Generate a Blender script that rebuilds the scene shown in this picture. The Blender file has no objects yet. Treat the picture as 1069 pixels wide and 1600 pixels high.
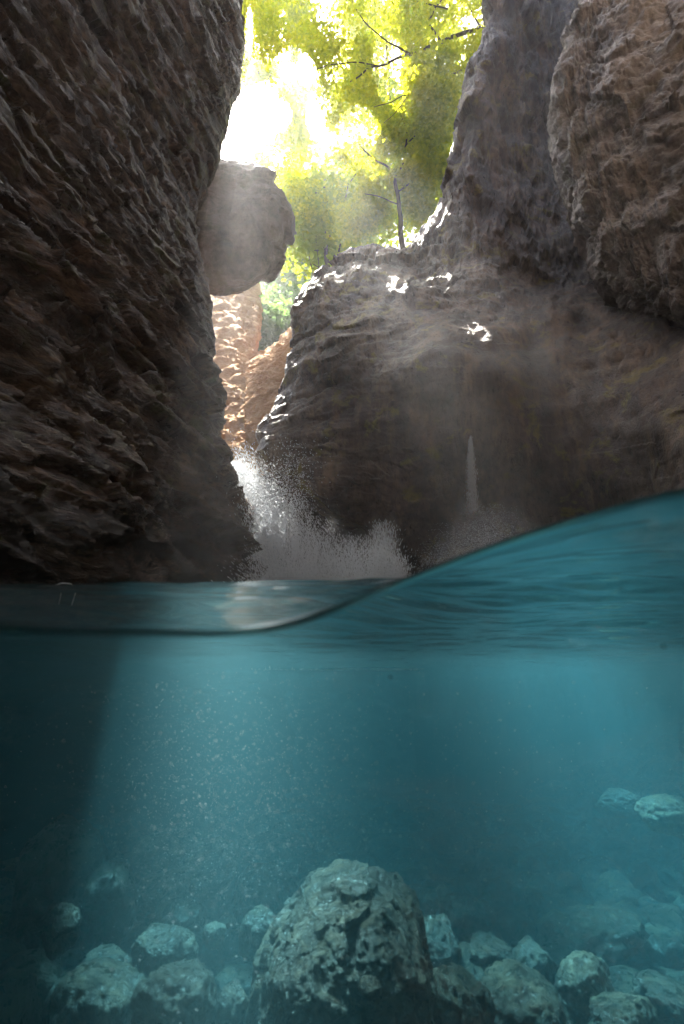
import bpy, math, random
import numpy as np
from mathutils import Vector, Matrix

random.seed(7); RNG = np.random.default_rng(11)
SC = bpy.context.scene
COL = SC.collection
R = math.radians

# ------------------------------------------------------------------ camera
PITCH = R(18.97)
LENS_F = 18.0                      # mm on a 36 mm tall sensor: 90 degrees high
cd = bpy.data.cameras.new("camera"); cam = bpy.data.objects.new("camera", cd); COL.objects.link(cam)
cd.sensor_fit = 'VERTICAL'; cd.sensor_height = 36; cd.sensor_width = 24; cd.lens = LENS_F
cd.clip_start = 0.01; cd.clip_end = 2000
cd.dof.use_dof = True; cd.dof.focus_distance = 7.0; cd.dof.aperture_fstop = 3.6
cam.location = (0, 0, 0); cam.rotation_euler = (R(90) + PITCH, 0, 0)
SC.camera = cam

# ------------------------------------------------------------------ light
SUN_EL, SUN_AZ = R(63.5), R(-16.0)          # azimuth measured from +Y towards +X
SUN = Vector((math.sin(SUN_AZ) * math.cos(SUN_EL), math.cos(SUN_AZ) * math.cos(SUN_EL), math.sin(SUN_EL)))
W = bpy.data.worlds.new("World"); SC.world = W; W.use_nodes = True
nt = W.node_tree; nt.nodes.clear()
sky = nt.nodes.new('ShaderNodeTexSky'); sky.sky_type = 'NISHITA'; sky.sun_disc = False
sky.sun_elevation = SUN_EL; sky.sun_rotation = SUN_AZ
sky.air_density = 1.0; sky.dust_density = 3.0
bg = nt.nodes.new('ShaderNodeBackground'); bg.inputs[1].default_value = 0.05
out = nt.nodes.new('ShaderNodeOutputWorld')
nt.links.new(sky.outputs[0], bg.inputs[0]); nt.links.new(bg.outputs[0], out.inputs[0])
sl = bpy.data.lights.new("sun_lamp", 'SUN'); sl.energy = 5.0; sl.angle = R(0.5); sl.color = (1, .93, .82)
so = bpy.data.objects.new("sun_lamp", sl); COL.objects.link(so)
so.rotation_euler = SUN.to_track_quat('Z', 'Y').to_euler()

SC.view_settings.view_transform = 'Standard'; SC.view_settings.look = 'None'
SC.view_settings.exposure = 3.0; SC.view_settings.gamma = 1
cy = SC.cycles
cy.use_denoising = True
cy.max_bounces = 8; cy.diffuse_bounces = 3; cy.glossy_bounces = 3; cy.transmission_bounces = 4
cy.transparent_max_bounces = 12; cy.volume_bounces = 1
cy.sample_clamp_indirect = 4.0; cy.caustics_reflective = False; cy.caustics_refractive = False

# ------------------------------------------------------------------ helpers
CT, ST = math.cos(PITCH), math.sin(PITCH)
def ray(px, py):
    u = (px - 534.5) / 800.0; v = (800.0 - py) / 800.0
    return np.array([u, CT - v * ST, ST + v * CT])
def at(px, py, Y):
    d = ray(px, py); return d * (Y / d[1])
def mpp(px, py, Y):                 # metres per photograph pixel at that spot
    return Y / ray(px, py)[1] / 800.0

def _hash(ix, iy, iz, seed):
    h = (ix.astype(np.int64) * 374761393 + iy.astype(np.int64) * 668265263 + iz.astype(np.int64) * 2147483647 + seed * 144665) & 0xffffffff
    h = ((h ^ (h >> 13)) * 1274126177) & 0xffffffff
    h = ((h ^ (h >> 15)) * 2246822519) & 0xffffffff
    return (h ^ (h >> 16)) & 0xffffffff
def noise3(P, seed=0):
    I = np.floor(P).astype(np.int64); F = P - I
    U = F * F * F * (F * (F * 6 - 15) + 10)
    res = 0
    for dx in (0, 1):
        for dy in (0, 1):
            for dz in (0, 1):
                h = _hash(I[..., 0] + dx, I[..., 1] + dy, I[..., 2] + dz, seed)
                gx = (h & 1023) / 511.5 - 1; gy = ((h >> 10) & 1023) / 511.5 - 1; gz = ((h >> 20) & 1023) / 511.5 - 1
                d = gx * (F[..., 0] - dx) + gy * (F[..., 1] - dy) + gz * (F[..., 2] - dz)
                w = (U[..., 0] if dx else 1 - U[..., 0]) * (U[..., 1] if dy else 1 - U[..., 1]) * (U[..., 2] if dz else 1 - U[..., 2])
                res = res + w * d
    return res * 1.2
def fbm(P, oct=5, seed=0, gain=.5, lac=2.03, ridge=False):
    a = 1.0; s = 0; P = np.asarray(P, float)
    for i in range(oct):
        n = noise3(P, seed + i * 17)
        if ridge: n = 1 - 2 * np.abs(n) * 1.4
        s = s + a * n; a *= gain; P = P * lac + 13.7
    return s
def facets(P, seed=0, tilt=1.0):
    """broken blocks: every Voronoi cell is a flat, tilted face"""
    I = np.floor(P).astype(np.int64); best = np.full(P.shape[:-1], 1e9); val = np.zeros(P.shape[:-1])
    for dx in (-1, 0, 1):
        for dy in (-1, 0, 1):
            for dz in (-1, 0, 1):
                c = I + np.array([dx, dy, dz]); h = _hash(c[..., 0], c[..., 1], c[..., 2], seed)
                g = _hash(c[..., 0], c[..., 1], c[..., 2], seed + 77)
                q = c + np.stack([(h & 1023), (h >> 10) & 1023, (h >> 20) & 1023], -1) / 1023.0
                d = P - q; D = (d * d).sum(-1)
                v = (g & 1023) / 1023.0 - .5 + tilt * ((((g >> 10) & 1023) / 511.5 - 1) * d[..., 0] + (((g >> 20) & 1023) / 511.5 - 1) * d[..., 2] + ((h & 255) / 127.5 - 1) * d[..., 1])
                m = D < best; val = np.where(m, v, val); best = np.where(m, D, best)
    return val
def catmull(C, n):
    """C: (k, ...) control rows; returns n rows."""
    k = len(C); C = np.asarray(C, float)
    t = np.linspace(0, k - 1 - 1e-9, n) if np.isscalar(n) else np.asarray(n)
    i = np.floor(t).astype(int); f = t - i
    g = lambda j: C[np.clip(j, 0, k - 1)]
    sh = (-1,) + (1,) * (C.ndim - 1); f = f.reshape(sh)
    p0, p1, p2, p3 = g(i - 1), g(i), g(i + 1), g(i + 2)
    return .5 * (2 * p1 + (p2 - p0) * f + (2 * p0 - 5 * p1 + 4 * p2 - p3) * f * f + (3 * p1 - p0 - 3 * p2 + p3) * f ** 3)
def grid_normals(G):
    du = np.gradient(G, axis=0); dv = np.gradient(G, axis=1)
    n = np.cross(du, dv); return n / (np.linalg.norm(n, axis=-1, keepdims=True) + 1e-9)
def mesh_from(name, V, F, mat=None, parent=None, smooth=True, loc=None):
    V = np.asarray(V, np.float32).reshape(-1, 3); F = np.asarray(F, np.int32)
    if loc is not None: V = V - np.asarray(loc, np.float32)
    me = bpy.data.meshes.new(name); n = F.shape[1]
    me.vertices.add(len(V)); me.vertices.foreach_set('co', V.ravel())
    me.loops.add(F.size); me.loops.foreach_set('vertex_index', F.ravel())
    me.polygons.add(len(F)); me.polygons.foreach_set('loop_start', np.arange(0, F.size, n, dtype=np.int32))
    me.polygons.foreach_set('loop_total', np.full(len(F), n, np.int32))
    me.polygons.foreach_set('use_smooth', np.full(len(F), smooth))
    me.update(calc_edges=True); me.validate()
    o = bpy.data.objects.new(name, me); COL.objects.link(o)
    if mat: me.materials.append(mat)
    if parent: o.parent = parent
    if loc is not None and parent is None: o.location = loc
    return o
def grid_faces(nu, nv, off=0, flip=False):
    i = np.arange(nu - 1)[:, None] * nv + np.arange(nv - 1)[None, :]
    q = np.stack([i, i + nv, i + nv + 1, i + 1], -1).reshape(-1, 4) + off
    return q[:, ::-1] if flip else q
def structure(o): o['kind'] = 'structure'; return o
def stuff(o, label=None, cat=None):
    o['kind'] = 'stuff'
    if label: o['label'] = label; o['category'] = cat
    return o
def tag(o, label, cat, group=None):
    o['label'] = label; o['category'] = cat
    if group: o['group'] = group
    return o
def empty(name, loc, label, cat, group=None):
    o = bpy.data.objects.new(name, None); COL.objects.link(o); o.location = loc; o.empty_display_size = .2
    return tag(o, label, cat, group)
def place(o, root):
    """parent a world-space part under its thing without moving it"""
    o.parent = root; o.matrix_parent_inverse = Matrix.Translation(root.location).inverted(); return o

# ------------------------------------------------------------------ materials
class N:
    def __init__(s, name):
        s.m = bpy.data.materials.new(name); s.m.use_nodes = True; s.t = s.m.node_tree; s.t.nodes.clear()
        s.out = s.new('OutputMaterial')
    def new(s, t, **kw):
        n = s.t.nodes.new('ShaderNode' + t)
        for k, v in kw.items(): setattr(n, k, v)
        return n
    def link(s, a, b): s.t.links.new(a, b)
    def coords(s, scale=(1, 1, 1), rot=(0, 0, 0)):
        g = s.new('NewGeometry'); m = s.new('Mapping'); m.inputs['Scale'].default_value = scale; m.inputs['Rotation'].default_value = rot
        s.link(g.outputs['Position'], m.inputs[0]); return m.outputs[0]
    def noise(s, vec, scale, detail=6, rough=.6, dist=0):
        n = s.new('TexNoise'); n.inputs['Scale'].default_value = scale; n.inputs['Detail'].default_value = detail
        n.inputs['Roughness'].default_value = rough; n.inputs['Distortion'].default_value = dist
        s.link(vec, n.inputs['Vector']); return n.outputs['Fac']
    def ramp(s, fac, stops):
        r = s.new('ValToRGB'); e = r.color_ramp.elements
        while len(e) < len(stops): e.new(.5)
        for k, (p, c) in enumerate(stops):
            e[k].position = p; e[k].color = (*c, 1) if not np.isscalar(c) else (c, c, c, 1)
        s.link(fac, r.inputs[0]); return r.outputs[0]
    def mix(s, fac, a, b, mode='MIX'):
        m = s.new('Mix', data_type='RGBA', blend_type=mode)
        if hasattr(fac, 'is_linked'): s.link(fac, m.inputs[0])
        else: m.inputs[0].default_value = fac
        for v, k in ((a, 6), (b, 7)):
            if hasattr(v, 'is_linked'): s.link(v, m.inputs[k])
            else: m.inputs[k].default_value = (*v, 1)
        return m.outputs[2]

def rock_mat(name, dark, mid, light, band=(1, 1, 3), scale=1.0, rough=(.45, .8), moss=None, bump=.6, tint=None, spec=.5, streak=None, tight=1.0, wet=False):
    n = N(name)
    c = n.coords(); cb = n.coords(band)
    big = n.noise(c, .55 * scale, 5, .6, .5)
    bands = n.noise(cb, 1.6 * scale, 10, .68, .8)
    fine = n.noise(cb, 9 * scale, 10, .72, .3)
    mixv = n.new('Math', operation='ADD'); mixv.use_clamp = True
    m1 = n.new('Math', operation='MULTIPLY'); m1.inputs[1].default_value = .55; n.link(bands, m1.inputs[0])
    m2 = n.new('Math', operation='MULTIPLY'); m2.inputs[1].default_value = .45; n.link(fine, m2.inputs[0])
    n.link(m1.outputs[0], mixv.inputs[0]); n.link(m2.outputs[0], mixv.inputs[1])
    col = n.ramp(mixv.outputs[0], [(.5 - .14 * tight, dark), (.5, mid), (.5 + .16 * tight, light)])
    if tint:
        tf = n.ramp(big, [(.42, 0), (.6, 1)]); col = n.mix(tf, col, n.mix(.75, col, tint, 'MULTIPLY'))
    if streak:                      # mineral and damp streaks running down the face
        st = n.noise(n.coords((2.2, 2.2, .16)), 1.3, 6, .62, .3)
        sf = n.ramp(st, [(.44, 1), (.56, 0)]); sm = n.new('Math', operation='MULTIPLY'); sm.inputs[1].default_value = streak; n.link(sf, sm.inputs[0])
        col = n.mix(sm.outputs[0], col, n.mix(1.0, col, (.28, .26, .27), 'MULTIPLY'))
    if moss:
        mn = n.noise(c, 1.7 * scale, 8, .7, .4)
        mf = n.ramp(mn, [(.56, 0), (.64, 1)])
        mm = n.new('Math', operation='MULTIPLY'); mm.inputs[1].default_value = moss[3]
        n.link(mf, mm.inputs[0]); col = n.mix(mm.outputs[0], col, moss[:3])
    rr = n.ramp(fine, [(.35, rough[0]), (.65, rough[1])])
    if wet:                         # splashed band above the pool: darker and shiny, with a ragged top
        sx = n.new('SeparateXYZ'); n.link(n.coords(), sx.inputs[0]); wn = n.noise(c, 1.1, 6, .65)
        wa = n.new('Math', operation='MULTIPLY_ADD'); wa.inputs[1].default_value = -2.6; n.link(wn, wa.inputs[0]); n.link(sx.outputs[2], wa.inputs[2])
        wf = n.ramp(wa.outputs[0], [(.0, 1), (.55, 0)])
        col = n.mix(wf, col, n.mix(1.0, col, (.42, .42, .44), 'MULTIPLY')); rr = n.mix(wf, rr, (.16, .16, .16))
    p = n.new('BsdfPrincipled'); n.link(col, p.inputs['Base Color']); n.link(rr, p.inputs['Roughness'])
    p.inputs['Specular IOR Level'].default_value = spec
    v = n.new('TexVoronoi', feature='DISTANCE_TO_EDGE'); v.inputs['Scale'].default_value = 3.2 * scale
    wob = n.mix(.25, cb, n.noise(cb, 3 * scale, 4), 'ADD'); n.link(wob, v.inputs['Vector'])
    vr = n.ramp(v.outputs['Distance'], [(0, 0), (.06, 1)])
    b0 = n.new('Bump'); b0.inputs['Strength'].default_value = bump * .35; b0.inputs['Distance'].default_value = .03; n.link(vr, b0.inputs['Height'])
    b1 = n.new('Bump'); b1.inputs['Strength'].default_value = bump; b1.inputs['Distance'].default_value = .12; n.link(mixv.outputs[0], b1.inputs['Height']); n.link(b0.outputs[0], b1.inputs['Normal'])
    f2 = n.noise(c, 34 * scale, 6, .7)
    b2 = n.new('Bump'); b2.inputs['Strength'].default_value = bump * .6; b2.inputs['Distance'].default_value = .02; n.link(f2, b2.inputs['Height']); n.link(b1.outputs[0], b2.inputs['Normal'])
    n.link(b2.outputs[0], p.inputs['Normal'])
    n.link(p.outputs[0], n.out.inputs[0]); return n.m

M = {}
M['left'] = rock_mat('left_cliff_rock', (.012, .008, .006), (.066, .043, .029), (.25, .175, .12), band=(1, 1, 3.2), tint=(1, .80, .66), moss=(.10, .11, .03, .5), rough=(.22, .55), bump=.8, tight=.75, wet=True, streak=.55)
M['right'] = rock_mat('right_cliff_rock', (.035, .022, .013), (.13, .083, .053), (.29, .20, .13), band=(1.6, 1.6, .7), tint=(.85, .72, .7), moss=(.24, .19, .04, .85), bump=.8, rough=(.24, .58), streak=.8, tight=.75, wet=True)
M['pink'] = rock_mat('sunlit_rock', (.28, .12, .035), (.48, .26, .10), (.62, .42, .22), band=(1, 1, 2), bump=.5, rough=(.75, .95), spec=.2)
M['over'] = rock_mat('overhang_rock', (.08, .06, .05), (.24, .19, .15), (.42, .34, .28), band=(1, 1, 1.2), scale=1.0, moss=(.13, .13, .05, .4), rough=(.3, .65), streak=.5, tight=.75)
M['bed'] = rock_mat('riverbed_rock', (.008, .006, .004), (.034, .024, .015), (.20, .14, .085), band=(1, 1, 1), scale=3.0, moss=(.05, .042, .018, .6), bump=.8, rough=(.18, .45))
M['bedpale'] = rock_mat('pale_riverbed_rock', (.018, .013, .008), (.075, .055, .034), (.32, .24, .15), band=(1, 1, 1), scale=3.0, bump=.7, rough=(.2, .5))
M['hill'] = rock_mat('hillside_soil', (.02, .03, .012), (.05, .07, .025), (.09, .12, .04), band=(1, 1, 1), scale=.8)

def leaf_mat(name, a, b, ta, tb):
    n = N(name); c = n.coords(); f = n.noise(c, .9, 4, .6); f2 = n.noise(c, 7, 2, .5)
    ff = n.new('Math', operation='ADD'); h = n.new('Math', operation='MULTIPLY'); h.inputs[1].default_value = .5
    n.link(f2, h.inputs[0]); h2 = n.new('Math', operation='MULTIPLY'); h2.inputs[1].default_value = .5; n.link(f, h2.inputs[0])
    n.link(h.outputs[0], ff.inputs[0]); n.link(h2.outputs[0], ff.inputs[1])
    ca = n.ramp(ff.outputs[0], [(.38, a), (.62, b)]); ct = n.ramp(ff.outputs[0], [(.38, ta), (.62, tb)])
    d = n.new('BsdfPrincipled'); d.inputs['Roughness'].default_value = .45; n.link(ca, d.inputs['Base Color'])
    t = n.new('BsdfTranslucent'); n.link(ct, t.inputs[0])
    m = n.new('MixShader'); m.inputs[0].default_value = .72; n.link(d.outputs[0], m.inputs[1]); n.link(t.outputs[0], m.inputs[2])
    n.link(m.outputs[0], n.out.inputs[0]); return n.m
M['leafy'] = leaf_mat('yellow_green_leaf', (.12, .13, .01), (.18, .17, .012), (.45, .56, .02), (.97, .92, .04))
M['leafg'] = leaf_mat('green_leaf', (.06, .10, .015), (.11, .13, .02), (.40, .55, .03), (.65, .72, .05))
M['leafd'] = leaf_mat('deep_green_leaf', (.03, .07, .02), (.06, .10, .03), (.08, .18, .05), (.18, .28, .07))
n = N('bark'); c = n.coords((3, 3, .6)); f = n.noise(c, 5, 6, .7); p = n.new('BsdfPrincipled')
n.link(n.ramp(f, [(.35, (.03, .02, .012)), (.65, (.13, .09, .05))]), p.inputs['Base Color']); p.inputs['Roughness'].default_value = .9
b = n.new('Bump'); b.inputs['Strength'].default_value = .6; n.link(f, b.inputs['Height']); n.link(b.outputs[0], p.inputs['Normal'])
n.link(p.outputs[0], n.out.inputs[0]); M['bark'] = n.m

# water: fresnel-weighted mirror over a clear film, with one even volume inside
n = N('river_water')
fr = n.new('Fresnel'); fr.inputs[0].default_value = 1.33
tr = n.new('BsdfTransparent'); gl = n.new('BsdfGlossy'); gl.inputs['Roughness'].default_value = .03
mx = n.new('MixShader'); n.link(fr.outputs[0], mx.inputs[0]); n.link(tr.outputs[0], mx.inputs[1]); n.link(gl.outputs[0], mx.inputs[2])
n.link(mx.outputs[0], n.out.inputs[0])
vs = n.new('VolumeScatter'); vs.inputs['Color'].default_value = (.45, .86, 1, 1); vs.inputs['Density'].default_value = .10; vs.inputs['Anisotropy'].default_value = .45
va = n.new('VolumeAbsorption'); va.inputs['Color'].default_value = (.40, .80, .88, 1); va.inputs['Density'].default_value = 1.0
ad = n.new('AddShader'); n.link(vs.outputs[0], ad.inputs[0]); n.link(va.outputs[0], ad.inputs[1]); n.link(ad.outputs[0], n.out.inputs[1])
M['water'] = n.m

n = N('white_water'); c = n.coords((6, 6, 1.6)); f = n.noise(c, 2.2, 8, .7, .6)
d = n.new('BsdfDiffuse'); d.inputs[0].default_value = (.85, .9, .95, 1); t = n.new('BsdfTranslucent'); t.inputs[0].default_value = (.85, .92, .98, 1)
m1 = n.new('MixShader'); m1.inputs[0].default_value = .5; n.link(d.outputs[0], m1.inputs[1]); n.link(t.outputs[0], m1.inputs[2])
tr = n.new('BsdfTransparent'); m2 = n.new('MixShader'); n.link(n.ramp(f, [(.30, 0), (.50, 1)]), m2.inputs[0])
n.link(tr.outputs[0], m2.inputs[1]); n.link(m1.outputs[0], m2.inputs[2]); n.link(m2.outputs[0], n.out.inputs[0]); M['white'] = n.m
n = N('torn_sheet'); c = n.coords((9, 9, 2.0)); f = n.noise(c, 2.6, 10, .75, .4)
d = n.new('BsdfDiffuse'); d.inputs[0].default_value = (.9, .93, .97, 1); t = n.new('BsdfTranslucent'); t.inputs[0].default_value = (.88, .93, .98, 1)
m1 = n.new('MixShader'); m1.inputs[0].default_value = .5; n.link(d.outputs[0], m1.inputs[1]); n.link(t.outputs[0], m1.inputs[2])
tr = n.new('BsdfTransparent'); m2 = n.new('MixShader'); n.link(n.ramp(f, [(.46, 0), (.62, .85)]), m2.inputs[0])
n.link(tr.outputs[0], m2.inputs[1]); n.link(m1.outputs[0], m2.inputs[2]); n.link(m2.outputs[0], n.out.inputs[0]); M['sheet'] = n.m
n = N('water_droplets'); d = n.new('BsdfDiffuse'); d.inputs[0].default_value = (.9, .93, .96, 1); t = n.new('BsdfTranslucent'); t.inputs[0].default_value = (.9, .93, .96, 1)
m1 = n.new('MixShader'); m1.inputs[0].default_value = .6; n.link(d.outputs[0], m1.inputs[1]); n.link(t.outputs[0], m1.inputs[2]); n.link(m1.outputs[0], n.out.inputs[0]); M['drop'] = n.m
n = N('bubble'); fr = n.new('Fresnel'); fr.inputs[0].default_value = 1.33; tr = n.new('BsdfTransparent'); gl = n.new('BsdfGlossy'); gl.inputs['Roughness'].default_value = .05
mx = n.new('MixShader'); n.link(fr.outputs[0], mx.inputs[0]); n.link(tr.outputs[0], mx.inputs[1]); n.link(gl.outputs[0], mx.inputs[2]); n.link(mx.outputs[0], n.out.inputs[0]); M['bubble'] = n.m

# ------------------------------------------------------------------ left cliff
def build_left():
    E = [(395, -900), (390, -500), (382, -200), (378, 0), (382, 60), (373, 130), (352, 190), (338, 240), (322, 285), (306, 320), (308, 370), (320, 430), (330, 490),
         (337, 560), (346, 610), (351, 650), (346, 690), (372, 735), (392, 790), (410, 835), (422, 880), (432, 930), (440, 1000), (446, 1060)]
    W_ = np.array([at(px, py, 7.0) for px, py in E])
    ze, xe = W_[::-1, 2], W_[::-1, 0]
    z = np.concatenate([np.arange(-3.2, 6, .022), np.arange(6, 15.5, .045), np.arange(15.5, 24, .25)])
    x_e = np.interp(z, ze, xe)
    a = np.concatenate([np.arange(-7, 2.0, .25), np.arange(2.0, 6.95, .022)])
    Y, X = [], []
    prof = [(y, -.27 * (7 - y) - .02 * (7 - y) ** 2) for y in a]
    th = np.linspace(0, 1, 40)                      # round the corner and run off behind
    prof += [(6.95 + .9 * math.sin(t * 1.5), -.01 - 1.2 * (1 - math.cos(t * 1.5))) for t in th] + [(8 + k * .5, -1.2 - k * .9) for k in range(1, 9)]
    prof = np.array(prof)
    G = np.zeros((len(z), len(prof), 3))
    G[..., 2] = z[:, None]; G[..., 1] = prof[None, :, 0]; G[..., 0] = x_e[:, None] + prof[None, :, 1]
    n = grid_normals(G); n[n[..., 0].mean() < 0] *= 1
    if n[:, 50:200, 0].mean() < 0: n = -n
    P = G.copy()
    warp = fbm(P * .45, 4, 3)
    b = P[..., 2] * .95 - .05 * P[..., 1] + .55 * warp + .10 * fbm(P * 1.7, 3, 9)
    b = P[..., 2] * .93 + .16 * P[..., 1] + .30 * warp + .05 * fbm(P * 1.7, 3, 9)
    Q = np.stack([b * 1.9, P[..., 1] * .16 + 0 * b, P[..., 0] * .2], -1)
    lay = fbm(Q, 4, 21, .55)
    Q2 = np.stack([b * 6.5, P[..., 1] * .35, P[..., 0] * .4], -1)
    led = fbm(Q2, 5, 31, .6)
    chip = fbm(P * np.array([2.2, 2.2, 3.2]) , 4, 43, .5, ridge=True)
    rough = fbm(P * np.array([5, 5, 8]), 5, 41, .62)
    low = np.clip((7.5 - P[..., 2]) / 4, .25, 1)
    lay = np.sign(lay) * np.abs(lay) ** .7
    wv = .25 * fbm(P * 1.1, 3, 47)[..., None]
    f1 = facets(np.stack([P[..., 0] * .5, P[..., 1] * .62, b * 2.3], -1) + wv, 5, .9)
    f2 = facets(np.stack([P[..., 0] * 1.4, P[..., 1] * 1.9, b * 6.5], -1) + wv * 2, 6, .9)
    f3 = facets(np.stack([P[..., 0] * 4, P[..., 1] * 5.0, b * 13], -1) + wv * 3, 7, .9)
    d = .34 * warp * np.clip((7.0 - P[..., 1]) / 3, .1, 1) + low * (.10 * lay + .30 * f1 + .03 * led) + .10 * f2 + .035 * f3 + .02 * rough
    d = np.where(P[..., 1] > 6.6, d * .55, d)
    G = G + n * d[..., None]
    return structure(mesh_from('left_cliff', G, grid_faces(*G.shape[:2]), M['left']))
build_left()

# ------------------------------------------------------------------ right cliff
def build_right():
    def r(*pts): return [np.array(p[1:], float) if p[0] == 'w' else at(*p) for p in pts]
    rows = [
        r((830, -450, 9.4), (860, -450, 9.4), (900, -450, 9.6), (950, -450, 9.5), (1020, -450, 8.7), (1140, -450, 7.2), (1370, -450, 5.3)),
        r((800, -240, 9), (830, -240, 9.1), (872, -240, 9.3), (920, -240, 9.2), (990, -240, 8.4), (1115, -240, 7), (1340, -240, 5)),
        r((766, -5, 9), (790, -5, 8.8), (830, -5, 9.3), (880, -5, 9.4), (960, -5, 8.4), (1090, -5, 7), (1300, -5, 5)),
        r((752, 62, 9), (776, 64, 8.7), (822, 68, 9.3), (876, 70, 9.5), (960, 70, 8.4), (1090, 70, 7), (1300, 70, 5)),
        r((733, 132, 9), (758, 136, 8.7), (806, 142, 9.3), (870, 146, 9.5), (960, 146, 8.4), (1090, 146, 7), (1300, 146, 5)),
        r((715, 215, 9), (742, 222, 8.6), (795, 228, 9.1), (862, 232, 9.3), (960, 236, 8.3), (1090, 236, 6.9), (1300, 236, 5)),
        r((698, 290, 9.1), (728, 300, 8.5), (788, 306, 8.8), (862, 312, 8.9), (960, 316, 7.9), (1090, 316, 6.7), (1300, 316, 4.9)),
        r((676, 338, 9.3), (708, 362, 8.4), (775, 380, 8.3), (862, 385, 8.4), (960, 390, 7.5), (1090, 395, 6.4), (1300, 395, 4.8)),
        r((640, 386, 9.6), (686, 424, 8.2), (765, 436, 7.9), (860, 440, 7.9), (960, 448, 7.2), (1090, 450, 6.2), (1300, 450, 4.7)),
        r((592, 386, 9.5), (662, 448, 7.9), (758, 470, 7.4), (860, 474, 7.3), (965, 482, 6.6), (1090, 486, 5.8), (1300, 490, 4.5)),
        r((556, 388, 9.3), (636, 470, 7.5), (752, 505, 6.9), (860, 512, 6.8), (970, 518, 6.2), (1095, 520, 5.4), (1300, 520, 4.3)),
        r((520, 410, 9.0), (606, 500, 7.3), (740, 545, 6.6), (860, 555, 6.5), (975, 560, 6.0), (1095, 560, 5.2), (1300, 560, 4.2)),
        r((486, 434, 8.7), (580, 530, 7.2), (725, 590, 6.5), (860, 600, 6.4), (980, 605, 5.9), (1095, 605, 5.1), (1300, 600, 4.2)),
        r((460, 480, 8.4), (560, 570, 7.1), (712, 640, 6.5), (860, 655, 6.4), (985, 655, 5.8), (1095, 650, 5.0), (1300, 640, 4.1)),
        r((449, 532, 8.2), (545, 612, 7.1), (700, 690, 6.6), (860, 705, 6.4), (990, 700, 5.8), (1095, 695, 4.9), (1300, 680, 4.0)),
        r((440, 590, 8.0), (530, 655, 7.1), (690, 735, 6.8), (860, 750, 6.5), (990, 745, 5.8), (1095, 740, 4.8), (1300, 720, 3.9)),
        r((418, 638, 7.9), (512, 696, 7.1), (684, 775, 7.0), (860, 790, 6.7), (990, 785, 5.8), (1095, 775, 4.7), (1300, 760, 3.8)),
        r((396, 668, 7.8), (498, 726, 7.1), (680, 805, 7.1), (860, 820, 6.8), (990, 815, 5.8), (1095, 805, 4.6), (1300, 790, 3.7)),
        r((398, 692, 7.8), (490, 752, 7.15), (680, 832, 7.3), (860, 845, 6.9), (990, 840, 5.8), (1095, 830, 4.5), (1300, 820, 3.7)),
        r((394, 716, 7.8), (492, 778, 7.3), (690, 855, 7.4), (860, 868, 7.0), (990, 865, 5.7), (1095, 860, 4.4), (1300, 850, 3.6)),
        r((415, 742, 8.0), (520, 800, 7.5), (700, 880, 7.5), (860, 892, 7.0), (990, 890, 5.6), (1095, 890, 4.3), (1300, 880, 3.5)),
        r((500, 808, 8.3), (570, 828, 7.8), (720, 915, 7.6), (860, 920, 7.0), (990, 920, 5.5), (1095, 920, 4.2), (1300, 920, 3.4)),
        r((590, 840, 8.4), (640, 880, 8.0), (740, 960, 7.6), (860, 965, 7.0), (990, 965, 5.4), (1095, 965, 4.1), (1300, 965, 3.3)),
        r((630, 1000, 8.4), (680, 1020, 8.0), (760, 1040, 7.6), (870, 1035, 7.0), (1020, 1030, 6.0), (1160, 1030, 5.2), (1400, 1030, 4.6)),
        r((640, 1110, 8.4), (680, 1115, 8.0), (760, 1130, 7.4), (900, 1130, 7.0), (1080, 1130, 6.4), (1250, 1150, 5.8), (1500, 1180, 5.2)),
        r((640, 1240, 8.4), (680, 1250, 8.0), (760, 1290, 7.2), (900, 1270, 7.0), (1100, 1280, 6.4), (1280, 1300, 5.8), (1550, 1340, 5.2)),
    ]
    C = []
    for row in rows:
        e = row[0]
        b1 = e + np.array([.25, .7, -.05]); b2 = e + np.array([1.0, 1.5, -.2]); b3 = e + np.array([4, 3.2, -.6])
        last = np.array([4.6, -1.0, row[-1][2]]); last2 = np.array([5.2, -7.0, row[-1][2]])
        C.append([b3, b2, b1] + row + [last, last2])
    C = np.array(C)
    tr_ = np.concatenate([np.linspace(0, 2, 50, False), np.linspace(2, 21, 560, False), np.linspace(21, len(rows) - 1 - 1e-6, 70)])
    G = catmull(C, tr_)
    tc = np.concatenate([np.linspace(0, 2, 20, False), np.linspace(2, 3, 40, False), np.linspace(3, 8, 400, False), np.linspace(8, 11 - 1e-6, 40)])
    G = catmull(np.swapaxes(G, 0, 1), tc); G = np.swapaxes(G, 0, 1)
    n = grid_normals(G)
    if n[300, 200, 1] > 0: n = -n
    P = G
    big = fbm(P * .5, 4, 5)
    flute = fbm(P * np.array([3.0, 3.0, .55]) + .5 * big[..., None], 5, 15, .6, ridge=True)
    lay = fbm(np.stack([P[..., 2] * 3.4 + 1.2 * big, P[..., 0] * .8, P[..., 1] * .8], -1), 5, 25, .6)
    rough = fbm(P * 3.2, 6, 45, .6)
    up = np.clip((P[..., 2] - 5.5) / 3, 0, 1)           # fluted, water-worn upper wall
    lf = np.clip((P[..., 0] * -1 + 1.2) / 1.6, 0, 1) * (1 - up)   # bedded nose on the left
    f2 = facets(np.stack([P[..., 0] * 1.3, P[..., 1] * 1.3, P[..., 2] * 3.2 + big], -1), 8, .8); f3 = facets(P * np.array([3.5, 3.5, 6.0]) + big[..., None], 9, .8)
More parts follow.
